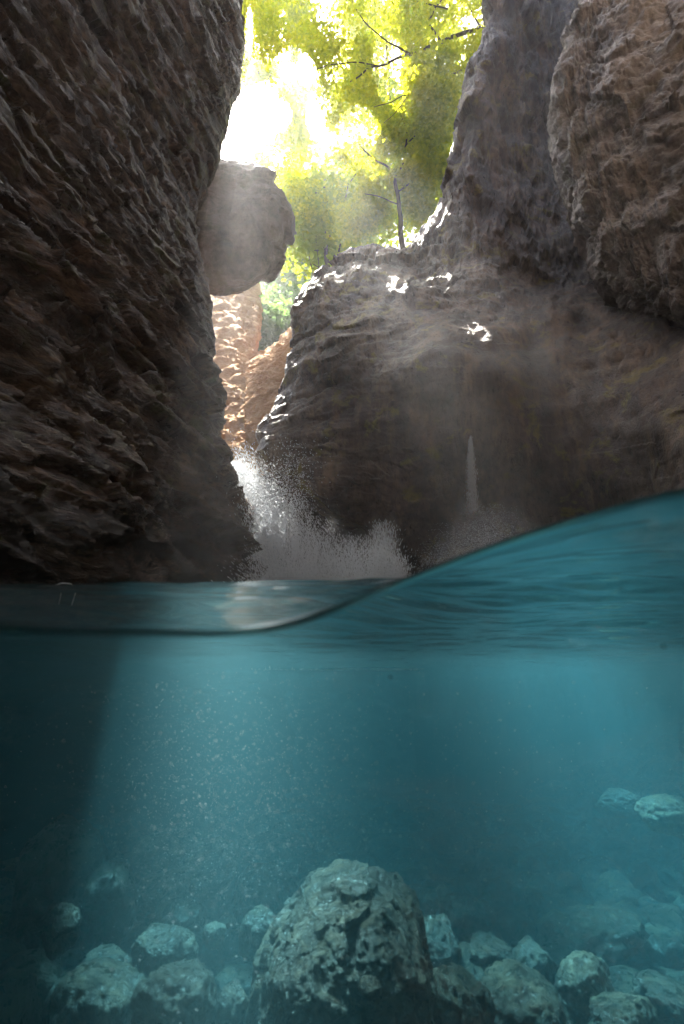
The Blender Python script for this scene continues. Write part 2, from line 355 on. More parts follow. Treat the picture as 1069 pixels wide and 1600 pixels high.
    d = (.10 * f2 + .03 * f3) * (.12 + lf) + .22 * big + .05 * flute * (.15 + .8 * up) + .13 * up * facets(P * np.array([1.3, 1.3, .45]) + .5 * big[..., None], 33, .9) + .035 * up * facets(P * np.array([3.6, 3.6, 1.6]) + .5 * big[..., None], 34, .9) + .07 * lay * (.1 + lf) + .016 * rough * (.5 + lf) + .05 * fbm(P * 1.3, 3, 55)
    ec = np.clip((tc - 3.0) / .9, 0, 1)[None, :]; nose = np.clip((6.5 - P[..., 2]) / 2, 0, 1)
    d = d * (1 - nose * (1 - (.35 + .65 * ec))) - .10 * nose * (1 - ec)
    G = G + n * d[..., None]
    return structure(mesh_from('right_cliff', G, grid_faces(*G.shape[:2]), M['right']))
build_right()

# unseen gorge wall added behind the swimmer, leaned over to block sky light
def build_back():
    th = np.linspace(0, np.pi, 90); z = np.linspace(-3.5, 28, 160)
    T, Z = np.meshgrid(th, z, indexing='ij')
    rr = 5.2 - .08 * Z
    G = np.stack([rr * np.cos(T) * 1.05 - .2, -3.2 - .75 * rr * np.sin(T) + .20 * Z, Z], -1)
    c = np.array([0, -3, 8.]); n = G - c; n[..., 2] = 0; n /= np.linalg.norm(n, axis=-1, keepdims=True) + 1e-6
    G = G - n * (.7 * fbm(G * .5, 5, 303))[..., None]
    structure(mesh_from('unseen_back_cliff', G, grid_faces(90, 160), M['left']))
build_back()

# inflated rock from an outline: real depth, its own distance
def outline_rock(name, poly, Y, depth, mat, seed=0, amp=.12, nphi=200, npsi=120, freq=1.0, squash=.8, parent=None, back=1.0):
    W_ = np.array([at(px, py, Y) for px, py in poly]); c = W_.mean(0)
    d = W_ - c; ang = np.arctan2(d[:, 2], d[:, 0]); rad = np.hypot(d[:, 0], d[:, 2]); o = np.argsort(ang); ang, rad = ang[o], rad[o]
    A = np.concatenate([ang - 2 * np.pi, ang, ang + 2 * np.pi]); Rr = np.concatenate([rad] * 3)
    phi = np.linspace(-np.pi, np.pi, nphi, endpoint=False); rp = np.interp(phi, A, Rr)
    k = np.array([.25, .5, .25]); rp = np.convolve(np.concatenate([rp[-1:], rp, rp[:1]]), k, 'valid')
    psi = np.linspace(-np.pi / 2, np.pi / 2, npsi)
    cs = np.cos(psi) ** squash; sn = np.sin(psi)
    tilt = d[:, 1] * 0
    G = np.zeros((npsi, nphi + 1, 3)); ph = np.append(phi, phi[0]); rr = np.append(rp, rp[0])
    G[..., 0] = c[0] + cs[:, None] * rr * np.cos(ph); G[..., 2] = c[2] + cs[:, None] * rr * np.sin(ph)
    G[..., 1] = c[1] - np.where(sn > 0, sn, sn * back)[:, None] * depth
    u = G - c; L = np.linalg.norm(u, axis=-1, keepdims=True) + 1e-6
    s = rad.mean(); P = G / s * freq + seed * 7.3
    dis = amp * s * (1.1 * facets(P * .9 + .15 * fbm(P, 3, seed)[..., None], seed + 3, .9) + .35 * facets(P * 2.7, seed + 4, .9) + .8 * fbm(P * 1.1, 6, seed, .55) + .18 * fbm(P * 2.3, 4, seed + 5, .5, ridge=True) - .1)
    G = G + u / L * dis[..., None] * np.where(np.abs(sn) > .999, .0, 1)[:, None, None]
    return mesh_from(name, G, grid_faces(npsi, nphi + 1, flip=True), mat, parent, loc=tuple(c))

# ------------------------------------------------------------------ near overhang on the upper right
def build_overhang():
    L = [(985, -450, 6.2), (955, -220, 6.2), (925, -20, 6.2), (905, 40, 6.2), (884, 100, 6.2), (873, 170, 6.2), (884, 240, 6.2), (908, 300, 6.15), (930, 350, 6.1), (952, 400, 6.0), (985, 442, 5.9), (1040, 470, 5.7), (1100, 486, 5.5), (1200, 500, 5.1)]
    C = []
    for i, (px, py, Y) in enumerate(L):
        e = at(px, py, Y); f = min(1, i / 9)
        b1 = e + np.array([.35, .9, .15]); b2 = e + np.array([1.6, 2.2, .5])
        q = [b2, b1, e]
        for dx, dy, dY in ((26, -8, -.28), (75, -24, -.62), (140, -44, -.95), (230, -70, -1.35), (420, -120, -2.3)):
            q.append(at(px + dx, py + dy * (.4 + 1.5 * f), Y + dY))
        q.append(np.array([4.2, 0, q[-1][2]]))
        C.append(q)
    C = np.array(C)
    tr_ = np.concatenate([np.linspace(0, 2, 40, False), np.linspace(2, 13 - 1e-6, 420)])
    G = catmull(C, tr_); G = np.swapaxes(catmull(np.swapaxes(G, 0, 1), np.concatenate([np.linspace(0, 1.5, 20, False), np.linspace(1.5, 7, 300, False), np.linspace(7, 8 - 1e-6, 12)])), 0, 1)
    n = grid_normals(G)
    if n[200, 150, 1] > 0: n = -n
    P = G
    lump = fbm(P * 1.15, 5, 63, .5); flute = fbm(P * np.array([4.2, 4.2, .8]), 5, 73, .6, ridge=True)
    cr = fbm(P * 2.1 + .4 * lump[..., None], 4, 83, .5, ridge=True)
    w = np.clip(1 - (P[..., 0] - P[:, 60:61, 0]) / .8, 0, 1)
    f2 = facets(P * np.array([1.9, 1.9, 1.6]) + .4 * lump[..., None], 28, .8); f3 = facets(P * 5.2 + .5 * lump[..., None], 29, .8)
    d = (.15 * f2 + .02 * f3) * (1 - .8 * w) + .16 * lump + .08 * flute * w - .04 * np.clip(cr - .3, 0, 2) * (1 - w) + .016 * fbm(P * 4.5, 5, 93, .6)
    G = G + n * d[..., None]
    return structure(mesh_from('right_overhang', G, grid_faces(*G.shape[:2]), M['over']))
build_overhang()

# ------------------------------------------------------------------ hanging boulder wedged behind the left cliff
ck = outline_rock('wedged_boulder', [(300, 262), (340, 270), (375, 275), (402, 283), (428, 298), (442, 322), (456, 350), (446, 374), (432, 402), (408, 420), (385, 432), (352, 440), (322, 446), (285, 440), (262, 350)],
                  9.2, .8, M['over'], seed=3, amp=.09, freq=1.6, squash=.42)
tag(ck, 'big rounded boulder jutting out from the left cliff under the sun, above the orange slot', 'boulder')

# ------------------------------------------------------------------ sunlit far walls in the slot
def strip_wall(name, rows, mat, seed, amp=.12):
    C = np.array([[at(*p) for p in row] for row in rows])
    G = catmull(C, 260); G = np.swapaxes(catmull(np.swapaxes(G, 0, 1), 140), 0, 1)
    n = grid_normals(G)
    if n[130, 70, 1] > 0: n = -n
    big = fbm(G * .7, 3, seed)
    d = amp * (.9 * fbm(G * np.array([2.6, 2.6, 1.3]) + big[..., None], 6, seed + 3, .6) + .5 * fbm(np.stack([G[..., 2] * 2.5 + big, G[..., 0], G[..., 1]], -1), 5, seed + 8, .6, ridge=True))
    G = G + n * d[..., None]
    return structure(mesh_from(name, G, grid_faces(*G.shape[:2]), mat))
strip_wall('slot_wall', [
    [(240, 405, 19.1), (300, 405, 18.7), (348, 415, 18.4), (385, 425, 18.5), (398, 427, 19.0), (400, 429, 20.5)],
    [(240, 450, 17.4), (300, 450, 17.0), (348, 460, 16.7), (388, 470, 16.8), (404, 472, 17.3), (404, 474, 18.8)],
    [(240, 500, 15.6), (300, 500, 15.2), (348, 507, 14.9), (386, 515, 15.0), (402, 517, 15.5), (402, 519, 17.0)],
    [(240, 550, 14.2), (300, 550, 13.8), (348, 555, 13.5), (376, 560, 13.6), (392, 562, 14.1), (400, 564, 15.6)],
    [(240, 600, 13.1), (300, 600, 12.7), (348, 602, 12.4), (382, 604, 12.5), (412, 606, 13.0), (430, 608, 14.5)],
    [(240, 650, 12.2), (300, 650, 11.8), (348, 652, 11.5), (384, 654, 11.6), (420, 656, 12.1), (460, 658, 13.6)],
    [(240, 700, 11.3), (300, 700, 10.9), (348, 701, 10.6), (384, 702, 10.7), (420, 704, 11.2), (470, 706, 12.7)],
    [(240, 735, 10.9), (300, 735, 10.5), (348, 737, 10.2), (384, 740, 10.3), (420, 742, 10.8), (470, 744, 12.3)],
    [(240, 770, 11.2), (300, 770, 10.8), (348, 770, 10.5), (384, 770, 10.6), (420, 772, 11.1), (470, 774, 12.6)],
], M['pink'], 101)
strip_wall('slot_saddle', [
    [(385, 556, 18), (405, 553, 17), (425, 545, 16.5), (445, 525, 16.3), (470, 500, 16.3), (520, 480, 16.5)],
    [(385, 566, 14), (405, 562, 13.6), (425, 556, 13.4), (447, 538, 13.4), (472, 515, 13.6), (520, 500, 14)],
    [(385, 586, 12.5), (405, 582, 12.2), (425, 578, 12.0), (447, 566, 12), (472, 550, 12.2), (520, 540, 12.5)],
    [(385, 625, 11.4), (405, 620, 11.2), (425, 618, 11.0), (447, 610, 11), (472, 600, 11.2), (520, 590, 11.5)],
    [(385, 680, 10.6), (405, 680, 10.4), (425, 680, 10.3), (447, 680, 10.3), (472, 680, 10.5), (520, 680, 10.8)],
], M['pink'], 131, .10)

C_ = [[(px_, y_, (9.9 if y_ < 790 else 9.4 if y_ < 850 else 9.0) + k_) for px_, k_ in ((240, .3), (330, .1), (400, 0), (470, 0), (560, 0), (640, .1), (760, .3))] for y_ in (748, 800, 860, 930, 1010, 1100, 1220, 1380)]
M['ledge'] = rock_mat('wet_ledge_rock', (.02, .018, .015), (.06, .05, .04), (.14, .12, .10), band=(1, 1, 2), rough=(.2, .5))
strip_wall('fall_ledge', C_, M['ledge'], 171, .2)

# ------------------------------------------------------------------ hillside far behind
def build_hill():
    x = np.linspace(-44, 44, 140); y = np.linspace(16, 62, 110)
    X, Y = np.meshgrid(x, y, indexing='ij')
    Z = 4.5 + (Y - 16) * .42 + np.abs(X + 3) * .35 + 2.5 * fbm(np.stack([X * .08, Y * .08, 0 * X], -1), 4, 7)
    G = np.stack([X, Y, Z], -1)
    return structure(mesh_from('hillside', G, grid_faces(140, 110), M['hill']))
build_hill()

# ------------------------------------------------------------------ trees
def tube(path, r0, r1, seg=8):
    path = np.asarray(path, float); n = len(path); V = []
    T = np.gradient(path, axis=0); T /= np.linalg.norm(T, axis=1, keepdims=True) + 1e-9
    ref = np.array([0, 0, 1.]) if abs(T[:, 2]).mean() < .8 else np.array([1., 0, 0])
    for i in range(n):
        a = np.cross(T[i], ref); a /= np.linalg.norm(a) + 1e-9; b_ = np.cross(T[i], a)
        r = r0 + (r1 - r0) * (i / (n - 1)) ** .8
        th = np.linspace(0, 2 * np.pi, seg, endpoint=False)
        V.append(path[i] + r * (np.cos(th)[:, None] * a + np.sin(th)[:, None] * b_))
    V = np.array(V).reshape(-1, 3); F = []
    for i in range(n - 1):
        for k in range(seg):
            F.append((i * seg + k, i * seg + (k + 1) % seg, (i + 1) * seg + (k + 1) % seg, (i + 1) * seg + k))
    return V, np.array(F)
def wob(path, amp, n=24, seed=0):
    P = catmull(np.array(path, float), n); w = np.stack([noise3(P * 1.3 + s * 31.7 + seed) for s in range(3)], -1)
    f = np.linspace(0, 1, n)[:, None]
    return P + amp * w * np.minimum(1, f * 4)
def join(parts):
    V, F, o = [], [], 0
    for v, f in parts: V.append(v); F.append(f + o); o += len(v)
    return np.concatenate(V), np.concatenate(F)
HOLE = [(368, 190, 44, 60), (401, 128, 18, 38), (390, 50, 6, 44), (424, 205, 60, 56), (450, 262, 50, 60), (457, 128, 40, 56), (520, 285, 40, 36), (502, 225, 30, 24), (560, 205, 32, 44), (604, 100, 24, 50), (610, 140, 22, 24)]
HOLE_FAR = [(372, 190, 46, 56), (395, 62, 12, 20), (391, 24, 8, 26), (428, 180, 30, 30), (412, 150, 24, 24), (428, 66, 20, 30), (386, 92, 13, 24), (484, 105, 22, 28), (511, 52, 14, 30), (498, 180, 22, 40), (451, 114, 15, 12), (494, 205, 8, 10), (440, 20, 6, 8), (480, 260, 7, 7)]
def leaf_filter(P, hole, rng):
    dep = P[:, 1] * CT + P[:, 2] * ST; px = 534.5 + P[:, 0] / dep * 800; py = 800 - (-P[:, 1] * ST + P[:, 2] * CT) / dep * 800
    keep = np.ones(len(P), bool)
    for h in hole: keep &= ~((((px - h[0]) / h[2]) ** 2 + ((py - h[1]) / h[3]) ** 2 < 1) & (rng.uniform(size=len(P)) > .04))
    return keep
def leaves(centres, sig, count, size, rng, flat=.5, hole=None):
    """count leaves round each centre, each a folded six-sided blade"""
    C = np.repeat(np.asarray(centres), count, 0); n = len(C)
    S = np.repeat(np.broadcast_to(np.asarray(sig, float), (len(centres),)), count)
    P = C + rng.normal(size=(n, 3)) * S[:, None] * np.array([1, 1, flat])
    if hole: P = P[leaf_filter(P, hole, rng)]; n = len(P)
    a = rng.normal(size=(n, 3)); a[:, 2] *= .45; a /= np.linalg.norm(a, axis=1, keepdims=True)
    up = rng.normal(size=(n, 3)) * .55 + np.array([0, 0, 1.]); b_ = np.cross(up, a); b_ /= np.linalg.norm(b_, axis=1, keepdims=True)
    c = np.cross(a, b_); s = size * rng.uniform(.6, 1.35, n)[:, None]
    V = np.stack([P - a * s * .5, P + b_ * s * .34 - a * s * .05 + c * s * .08, P + a * s * .5, P - b_ * s * .34 - a * s * .05 + c * s * .08], 1).reshape(-1, 3)
    F = np.arange(n * 4).reshape(-1, 4); return V, F
def make_tree(name, label, cat, base, trunk, branches, centres, sig, count, size, leafm, rng, r=.12, group=None, flat=.5, hole=None):
    root = empty(name, base, label, cat, group)
    if trunk is not None:
        place(mesh_from('trunk', *tube(trunk, r, r * .45, 10), M['bark']), root)
    if branches:
        for v in branches: place(mesh_from('branch', *tube(v[0], v[1], v[2], 6), M['bark']), root)
    place(mesh_from('crown', *leaves(centres, sig, count, size, rng, flat, hole), leafm, smooth=False), root)
    return root

rng = np.random.default_rng(5)
def px_centres(k, box, Yr, rng, hole=None, dens=None):
    out_ = []
    while len(out_) < k:
        px, py = rng.uniform(box[0], box[2]), rng.uniform(box[1], box[3])
        if hole and any(((px - h[0]) / h[2]) ** 2 + ((py - h[1]) / h[3]) ** 2 < 1 for h in hole): continue
        if dens and rng.uniform() > dens(px, py): continue
        out_.append(at(px, py, rng.uniform(*Yr)))
    return np.array(out_)
def ncl(f=11.0, seed=3, thr=-.1):
    def d(px, py): return 1.0 if noise3(np.array([[px / 1600 * f * 2, py / 1600 * f * 2, seed * 3.1]]))[0] > thr else .12
    return d


# young tree growing on the rock shoulder
tb = at(630, 396, 12.5)
tk = wob([tb + np.array([.05, 0, -.8]), tb, at(624, 330, 12.5), at(617, 278, 12.5)], .05)
fork = at(617, 278, 12.5)
brs = [(wob([fork, at(600, 255, 12.3), at(570, 235, 12.1), at(545, 215, 12)], .15), .05, .012),
       (wob([fork, at(634, 240, 12.5), at(634, 205, 12.5), at(626, 165, 12.6)], .12), .055, .012),
       (wob([at(624, 320, 12.5), at(600, 310, 12.2), at(570, 300, 12)], .1), .025, .008),
       (wob([at(634, 230, 12.5), at(655, 200, 12.6), at(675, 180, 12.7)], .1), .03, .008),
       (wob([at(621, 300, 12.5), at(645, 285, 12.6), at(665, 270, 12.7)], .1), .025, .008)]
cc = np.concatenate([px_centres(135, (520, 130, 705, 300), (12.3, 13.8), rng, HOLE, dens=ncl(14, 4, -.1)), px_centres(26, (530, 290, 606, 365), (12.6, 13.8), rng), px_centres(20, (640, 290, 680, 340), (12.6, 13.8), rng)])
make_tree('young_tree', 'slender young tree with a forked trunk and bright yellow green leaves on the rock shoulder', 'tree', tb, tk, brs, cc, .24, 80, .18, M['leafy'], rng, .12, hole=HOLE)

# tree overhanging from the right wall; its trunk stands behind the wall
A0 = at(830, 60, 12.5)
brs = [(wob([A0, at(752, 46, 11.8), at(690, 66, 11.3), at(640, 84, 11), at(590, 102, 10.8), at(545, 128, 10.6)], .1, 40), .095, .02),
       (wob([at(800, 110, 12.2), at(738, 106, 11.8), at(690, 122, 11.4), at(640, 146, 11.1), at(585, 166, 10.8)], .1, 40), .05, .012),
       (wob([at(690, 66, 11.3), at(672, 30, 11.4), at(700, -20, 11.6), at(710, -70, 11.7)], .1), .045, .015),
       (wob([at(640, 84, 11), at(600, 60, 10.9), at(560, 20, 10.8), at(530, -30, 10.8)], .1), .04, .01),
       (wob([at(700, 14, 11.4), at(650, 0, 11.2), at(600, -8, 11), at(560, -30, 10.9)], .1), .03, .01),
       (wob([at(590, 102, 10.8), at(540, 98, 10.6), at(490, 110, 10.5), at(450, 120, 10.4)], .1), .025, .008),
       (wob([at(752, 46, 11.8), at(735, 10, 11.8), at(745, -40, 11.9)], .1), .04, .012),
       (wob([at(640, 146, 11.1), at(618, 175, 11), at(590, 200, 10.9)], .08), .018, .006)]
tk = wob([at(860, 420, 13.5), at(850, 250, 13.2), at(830, 60, 12.5), at(800, -120, 12.5)], .1)
cc = np.concatenate([px_centres(170, (380, -12, 775, 150), (10.4, 13.0), rng, HOLE, ncl(16, 7, .08)), px_centres(8, (376, 0, 415, 130), (10.6, 12), rng), px_centres(60, (560, 100, 745, 215), (10.8, 12.5), rng, dens=ncl(14, 9))])
make_tree('overhanging_tree', 'broad tree behind the right cliff, dark branches reaching left across the top gap', 'tree', at(860, 420, 13.5), tk, brs, cc, .24, 75, .155, M['leafy'], rng, .22, hole=HOLE)

# trees further back
def back_tree(label, box, Yr, k, cnt, size, mat, hole=None, sig=.6, r=.16, name='broadleaf_tree', group='trees up the gorge', thr=-.1, seed=3, tpx=None):
    px = tpx if tpx else (box[0] + box[2]) / 2; Y = sum(Yr) / 2
    top = at(px, box[1] * .7 + box[3] * .3, Y); bz = 4.5 + (Y - 16) * .42 + abs(top[0] + 3) * .35 if Y > 15 else at(px, box[3] + 60, Y)[2]
    base = np.array([top[0] + .3, Y, min(bz, at(px, box[3], Y)[2]) - .3])
    tk = wob([base, base * .5 + top * .5 + np.array([.2, 0, 0]), top], .25)
    cc = px_centres(k, box, Yr, rng, hole, ncl(12, seed, thr))
    br = []
    for j in range(6):
        a = tk[int(8 + j * 2.4)]; e = cc[rng.integers(len(cc))]
        br.append((wob([a, (a + e) / 2 + np.array([0, 0, .3]), e], .15, 14, j), r * .3, .015))
    make_tree(name, label, 'tree', base, tk, br, cc, sig, cnt, size, mat, rng, r, group, hole=HOLE_FAR)
back_tree('pale gold tree left of the gap, leaves washed out beside the sun', (375, -8, 480, 300), (20, 24), 120, 42, .36, M['leafy'], HOLE_FAR, .4, seed=5, tpx=318)
back_tree('mid green tree behind the young tree, beside the right cliff edge', (600, 150, 730, 350), (17, 20), 60, 46, .30, M['leafg'], seed=6)
back_tree('green tree low in the gap between wedged boulder and young tree', (455, 290, 610, 425), (15.5, 18), 110, 70, .26, M['leafg'], seed=8)
back_tree('sparse yellow green tree left of the young tree in the middle of the gap', (440, 240, 570, 370), (14.5, 17), 46, 90, .18, M['leafy'], [(455, 215, 70, 55), (505, 255, 30, 40)], .4, seed=9)
back_tree('tall golden tree at the top middle of the gap behind the branches', (495, -8, 710, 200), (19, 23), 95, 46, .36, M['leafy'], HOLE_FAR, .5, seed=12)
back_tree('golden green tree in the middle of the gap just right of the white glow', (440, 235, 590, 350), (31, 33), 90, 60, .5, M['leafy'], HOLE_FAR, .8, seed=15)
for box, Yr, lab in (((385, 335, 440, 450), (36, 40), 'hazy blue tree just right of the wedged boulder'),
                     ((425, 345, 500, 450), (37, 41), 'hazy tall tree behind the dip between boulder and rock shoulder'),
                     ((380, 450, 440, 560), (24, 30), 'hazy low tree above the pale saddle in the slot'),
                     ((420, 440, 480, 540), (27, 31), 'hazy tree half hidden behind the rock nose'),
                     ((395, 500, 450, 555), (20, 22), 'small leafy tree lowest in the slot over the saddle')):
    back_tree(lab, box, Yr, 60, 110, .34, M['leafd'], None, .8, seed=len(lab), group='hazy trees at the end of the gorge')

# ------------------------------------------------------------------ riverbed
def bed_z(X, Y):
    return -1.18 + .10 * fbm(np.stack([X * .9, Y * .9, 0 * X], -1), 4, 3) + .55 * np.clip((X - 1.9) / 1.4, 0, 1.6) + .35 * np.clip((-X - 1.4) / 1.2, 0, 1) - .12 * np.clip(Y - 5, 0, 3)
x = np.linspace(-7, 7, 420); y = np.linspace(-7, 12, 460); X, Y = np.meshgrid(x, y, indexing='ij')
Z = bed_z(X, Y) + .03 * fbm(np.stack([X * 6, Y * 6, 0 * X], -1), 4, 13)
structure(mesh_from('riverbed', np.stack([X, Y, Z], -1), grid_faces(420, 460), M['bed']))

def ico(sub):
    import bmesh
    bm = bmesh.new(); bmesh.ops.create_icosphere(bm, subdivisions=sub, radius=1); bm.verts.ensure_lookup_table()
    V = np.array([v.co[:] for v in bm.verts]); F = np.array([[v.index for v in f.verts] for f in bm.faces]); bm.free(); return V, F
ICO = {k: ico(k) for k in (1, 2, 3, 5, 6)}
def rock_shape(sub, rad, seed, angular=.5, amp=.22):
    V, F = ICO[sub]; U = V.copy(); rg = np.random.default_rng(seed)
    for _ in range(9):                                     # cut facets
        nrm = rg.normal(size=3); nrm /= np.linalg.norm(nrm); dd = rg.uniform(.62, .92)
        t = U @ nrm; over = np.clip(t - dd, 0, None); U = U - nrm * (over * angular * 1.6)[:, None].clip(0, 1)
    dsp = (.22 * amp * facets(V * 1.6 + seed * 3.1, seed, .9) + .1 * amp * facets(V * 4.2 + seed, seed + 1, .9) if sub > 3 else 0) + .7 * amp * fbm(V * 1.3 + seed * 3.7, 6 if sub > 3 else 3, seed, .55) + amp * .35 * fbm(V * 3.4 + seed, 4 if sub > 3 else 2, seed + 9, .5, ridge=True)
    return U * (1 + dsp[:, None]) * np.asarray(rad), F
def rot_z(V, a, tilt=0):
    ca, sa = math.cos(a), math.sin(a); V = V @ np.array([[ca, sa, 0], [-sa, ca, 0], [0, 0, 1]])
    ct, s_ = math.cos(tilt), math.sin(tilt); return V @ np.array([[ct, 0, s_], [0, 1, 0], [-s_, 0, ct]])
def bed_rock(px0, py0, px1, py1, label, pale=False, Y=None, tilt=0, depth=1.0, sub=5, cat='rock', amp=.17):
    py_b = min(py1, 1640)
    if Y is None:
        sl_ = -ray(0, py_b)[2] / ray(0, py_b)[1]; Y = 1.15 / sl_ + .06
    else: Y = Y * .82
    cx, cyy = (px0 + px1) / 2, (py0 + py1) / 2
    c = at(cx, cyy, Y); m = mpp(cx, cyy, Y); rx, rz = (px1 - px0) / 2 * m * .98, (py1 - py0) / 2 * m * .98
    sd = int(px0 * 3 + py0) + 5; V, F = rock_shape(sub, (rx, max(rx, rz) * depth * .85, rz), sd, amp=amp)
    V = rot_z(V, 0, tilt)
    o = mesh_from('river_rock', V, F, M['bedpale' if pale else 'bed'], loc=None); o.location = c
    tag(o, label, cat, 'rocks lying on the riverbed'); return o
bb = outline_rock('river_boulder', [(398, 1640), (404, 1560), (414, 1500), (432, 1448), (462, 1412), (500, 1388), (545, 1368), (592, 1376), (630, 1402), (652, 1440), (666, 1490), (668, 1550), (660, 1640), (600, 1760), (460, 1760)],
                  2.08, .36, M['bed'], seed=8, amp=.085, nphi=360, npsi=200, freq=1.9, squash=.5)
tag(bb, 'largest boulder in the middle of the riverbed, dark with mottled pale crust', 'boulder')
for a in [
    (497, 1338, 543, 1384, 'small round stone peeking over the top of the largest boulder', True, 3.9),
    (205, 1308, 285, 1368, 'pale blotchy rock at the upper left end of the sloping slab', True, 4.6),
    (250, 1325, 372, 1402, 'pale slab sloping down right towards the dark pile', True, 4.5, .42),
    (20, 1290, 160, 1500, 'huge near black boulder in the dark left corner of the riverbed', False, 3.6),
    (130, 1362, 208, 1478, 'tall dark boulder with a faint bright right edge, left of the rock pile', False, 3.3),
    (64, 1418, 122, 1486, 'brown egg shaped cobble low on the left in the shadows', False, 2.9),
    (210, 1366, 306, 1424, 'dark humped rock just under the pale blotchy rock', False, 4.0),
    (296, 1372, 326, 1398, 'small tan cobble sitting on the dark humped rock', True, 3.8),
    (234, 1408, 320, 1462, 'crusty round rock on top of the left pile', False, 3.3),
    (208, 1450, 306, 1526, 'wide round rock below the crusty rock in the left pile', False, 3.0),
    (318, 1440, 352, 1478, 'small glossy pale cobble between left pile and largest boulder', True, 3.1),
    (340, 1432, 368, 1452, 'tiny flat pale stone beside the small glossy cobble', True, 3.3),
    (358, 1358, 478, 1440, 'broad dark rock directly behind the largest boulder on its left', False, 3.5),
    (375, 1426, 440, 1500, 'dark block wedged against the left flank of the largest boulder', False, 3.0),
    (474, 1376, 504, 1398, 'bright sunlit stone in the notch left of the largest boulder top', True, 3.4),
    (208, 1520, 345, 1640, 'dark ridged boulder at the bottom edge with a rust streak', False, 2.5),
    (84, 1516, 224, 1620, 'flat smooth dark slab at the bottom left', False, 2.75),
    (130, 1484, 206, 1522, 'low flat stone above the bottom left slab', False, 3.0),
    (336, 1540, 396, 1620, 'rounded grey stone at the bottom between ridged boulder and largest boulder', False, 2.6),
    (-40, 1530, 50, 1700, 'dark olive boulder cut off by the bottom left corner', False, 2.6),
    (575, 1352, 672, 1398, 'pale flat rock behind the right shoulder of the largest boulder', True, 4.5),
    (640, 1392, 690, 1430, 'knobbly pale rock right beside the largest boulder', True, 3.7),
    (678, 1386, 706, 1416, 'little knob stone standing on the sloping grey rock', True, 3.7),
    (668, 1404, 772, 1470, 'sloping grey rock right of the largest boulder', False, 3.6, .35),
    (640, 1440, 728, 1520, 'smooth grey block leaning on the right flank of the largest boulder', False, 3.2),
    (726, 1468, 802, 1532, 'three cornered grey stone right of the smooth block', False, 3.15),
    (800, 1474, 872, 1540, 'rounded block with a pale flat top in the right half', False, 3.1),
    (664, 1518, 770, 1640, 'cracked pointed boulder at the bottom right of the largest boulder', False, 2.55),
    (742, 1526, 896, 1630, 'long low slab along the bottom right', False, 2.7),
    (866, 1502, 962, 1600, 'tan topped stone near the bottom right with a scratch line', True, 2.85),
    (910, 1498, 950, 1536, 'small round cobble behind the tan topped stone', True, 3.0),
    (828, 1438, 1010, 1520, 'long dim rib of rock receding to the right', False, 3.6, .28),
    (992, 1532, 1090, 1600, 'dark rock at the right edge near the bottom', False, 2.9),
    (930, 1556, 1030, 1630, 'low dark slab in the bottom right corner', False, 2.6),
    (618, 1560, 668, 1620, 'small dark stone at the right foot of the largest boulder', False, 2.35),
    (740, 1380, 830, 1440, 'faint blue grey rock in the middle distance right of the little knob stone', False, 4.6),
    (830, 1372, 900, 1420, 'faint upright rock in the murk right of centre', False, 5.0),
    (895, 1400, 985, 1450, 'dim rounded rock in the murk near the right side', False, 4.5),
    (660, 1345, 740, 1385, 'far faint mound just above the grey rocks', False, 5.5),
    (930, 1236, 1000, 1276, 'pale yellowish stone high on the right bank, left one of the pair', True, 4.6),
    (1000, 1246, 1090, 1300, 'pale yellowish stone high on the right bank at the picture edge', True, 4.0),
    (560, 1530, 596, 1560, 'dark pebble lodged against the front of the largest boulder', False, 2.0),
]: bed_rock(*a)

# small stones nobody could count
def gravel():
    rg = np.random.default_rng(3); parts = []
    shapes = [rock_shape(3, (1, rg.uniform(.7, 1.2), rg.uniform(.55, .85)), k) for k in range(14)]
    for _ in range(2600):
        X_ = rg.uniform(-3, 4.2); Y_ = rg.uniform(1.2, 8) ; r_ = .035 + .13 * rg.uniform() ** 2.2
        v, f = shapes[rg.integers(14)]; zz = bed_z(np.array([X_]), np.array([Y_]))[0]
        parts.append((rot_z(v, rg.uniform(0, 6.28), rg.uniform(-.5, .5)) * r_ + np.array([X_, Y_, zz + r_ * .25]), f))
    V, F = join(parts); return stuff(mesh_from('gravel', V, F, M['bed']), 'small dark stones covering the riverbed', 'gravel')
gravel()

# ------------------------------------------------------------------ river water
_fx = np.linspace(-6, 6, 2401)
_fz = np.interp(_fx, [-6, -1.2, -.5, -.23, -.065, -.01, .033, .09, .13, .19, .27, .42, .8, 1.6, 6], [.15, .10, .05, .036, .034, .05, .070, .092, .108, .126, .150, .172, .18, .16, .15])
_k = np.exp(-np.linspace(-3, 3, 31) ** 2 / 2); _k /= _k.sum(); _fz = np.convolve(np.pad(_fz, 15, 'edge'), _k, 'valid')
def front_z(X): return np.interp(X, _fx, _fz)
def surf_h(X, Y):
    mean = .165
    front = front_z(X)
    w = np.exp(-((Y - .4) / .28) ** 1.6)
    crest = .085 * np.exp(-((Y - 1.35 + .12 * X) / .38) ** 2) * (1 / (1 + np.exp((X - .12) / .09)))
    right = .03 * np.exp(-((Y - 1.3) / .35) ** 2) * (1 / (1 + np.exp(-(X - .5) / .2)))
    h = mean * (1 - w) + front * w + crest + right
    k = np.clip((Y - .4) / .5, 0, 1)
    P = np.stack([X, Y, 0 * X], -1)
    h = h + .007 * np.exp(-(Y - .4) / .010) + .014 * k * fbm(P * np.array([1.1, 3.0, 1]), 4, 51, .5) + (.0015 + .010 * k) * fbm(P * np.array([3.5, 11, 1]), 3, 61, .5)
    h = h + .03 * np.clip((Y - 2) / 4, 0, 1) * fbm(P * np.array([.9, 1.6, 1]), 4, 71, .55)
    h = h + .04 * np.exp(-(((X + .55) / .7) ** 2 + ((Y - 7.3) / .6) ** 2)) * (.6 + fbm(P * 3, 4, 77, .6))
    return h
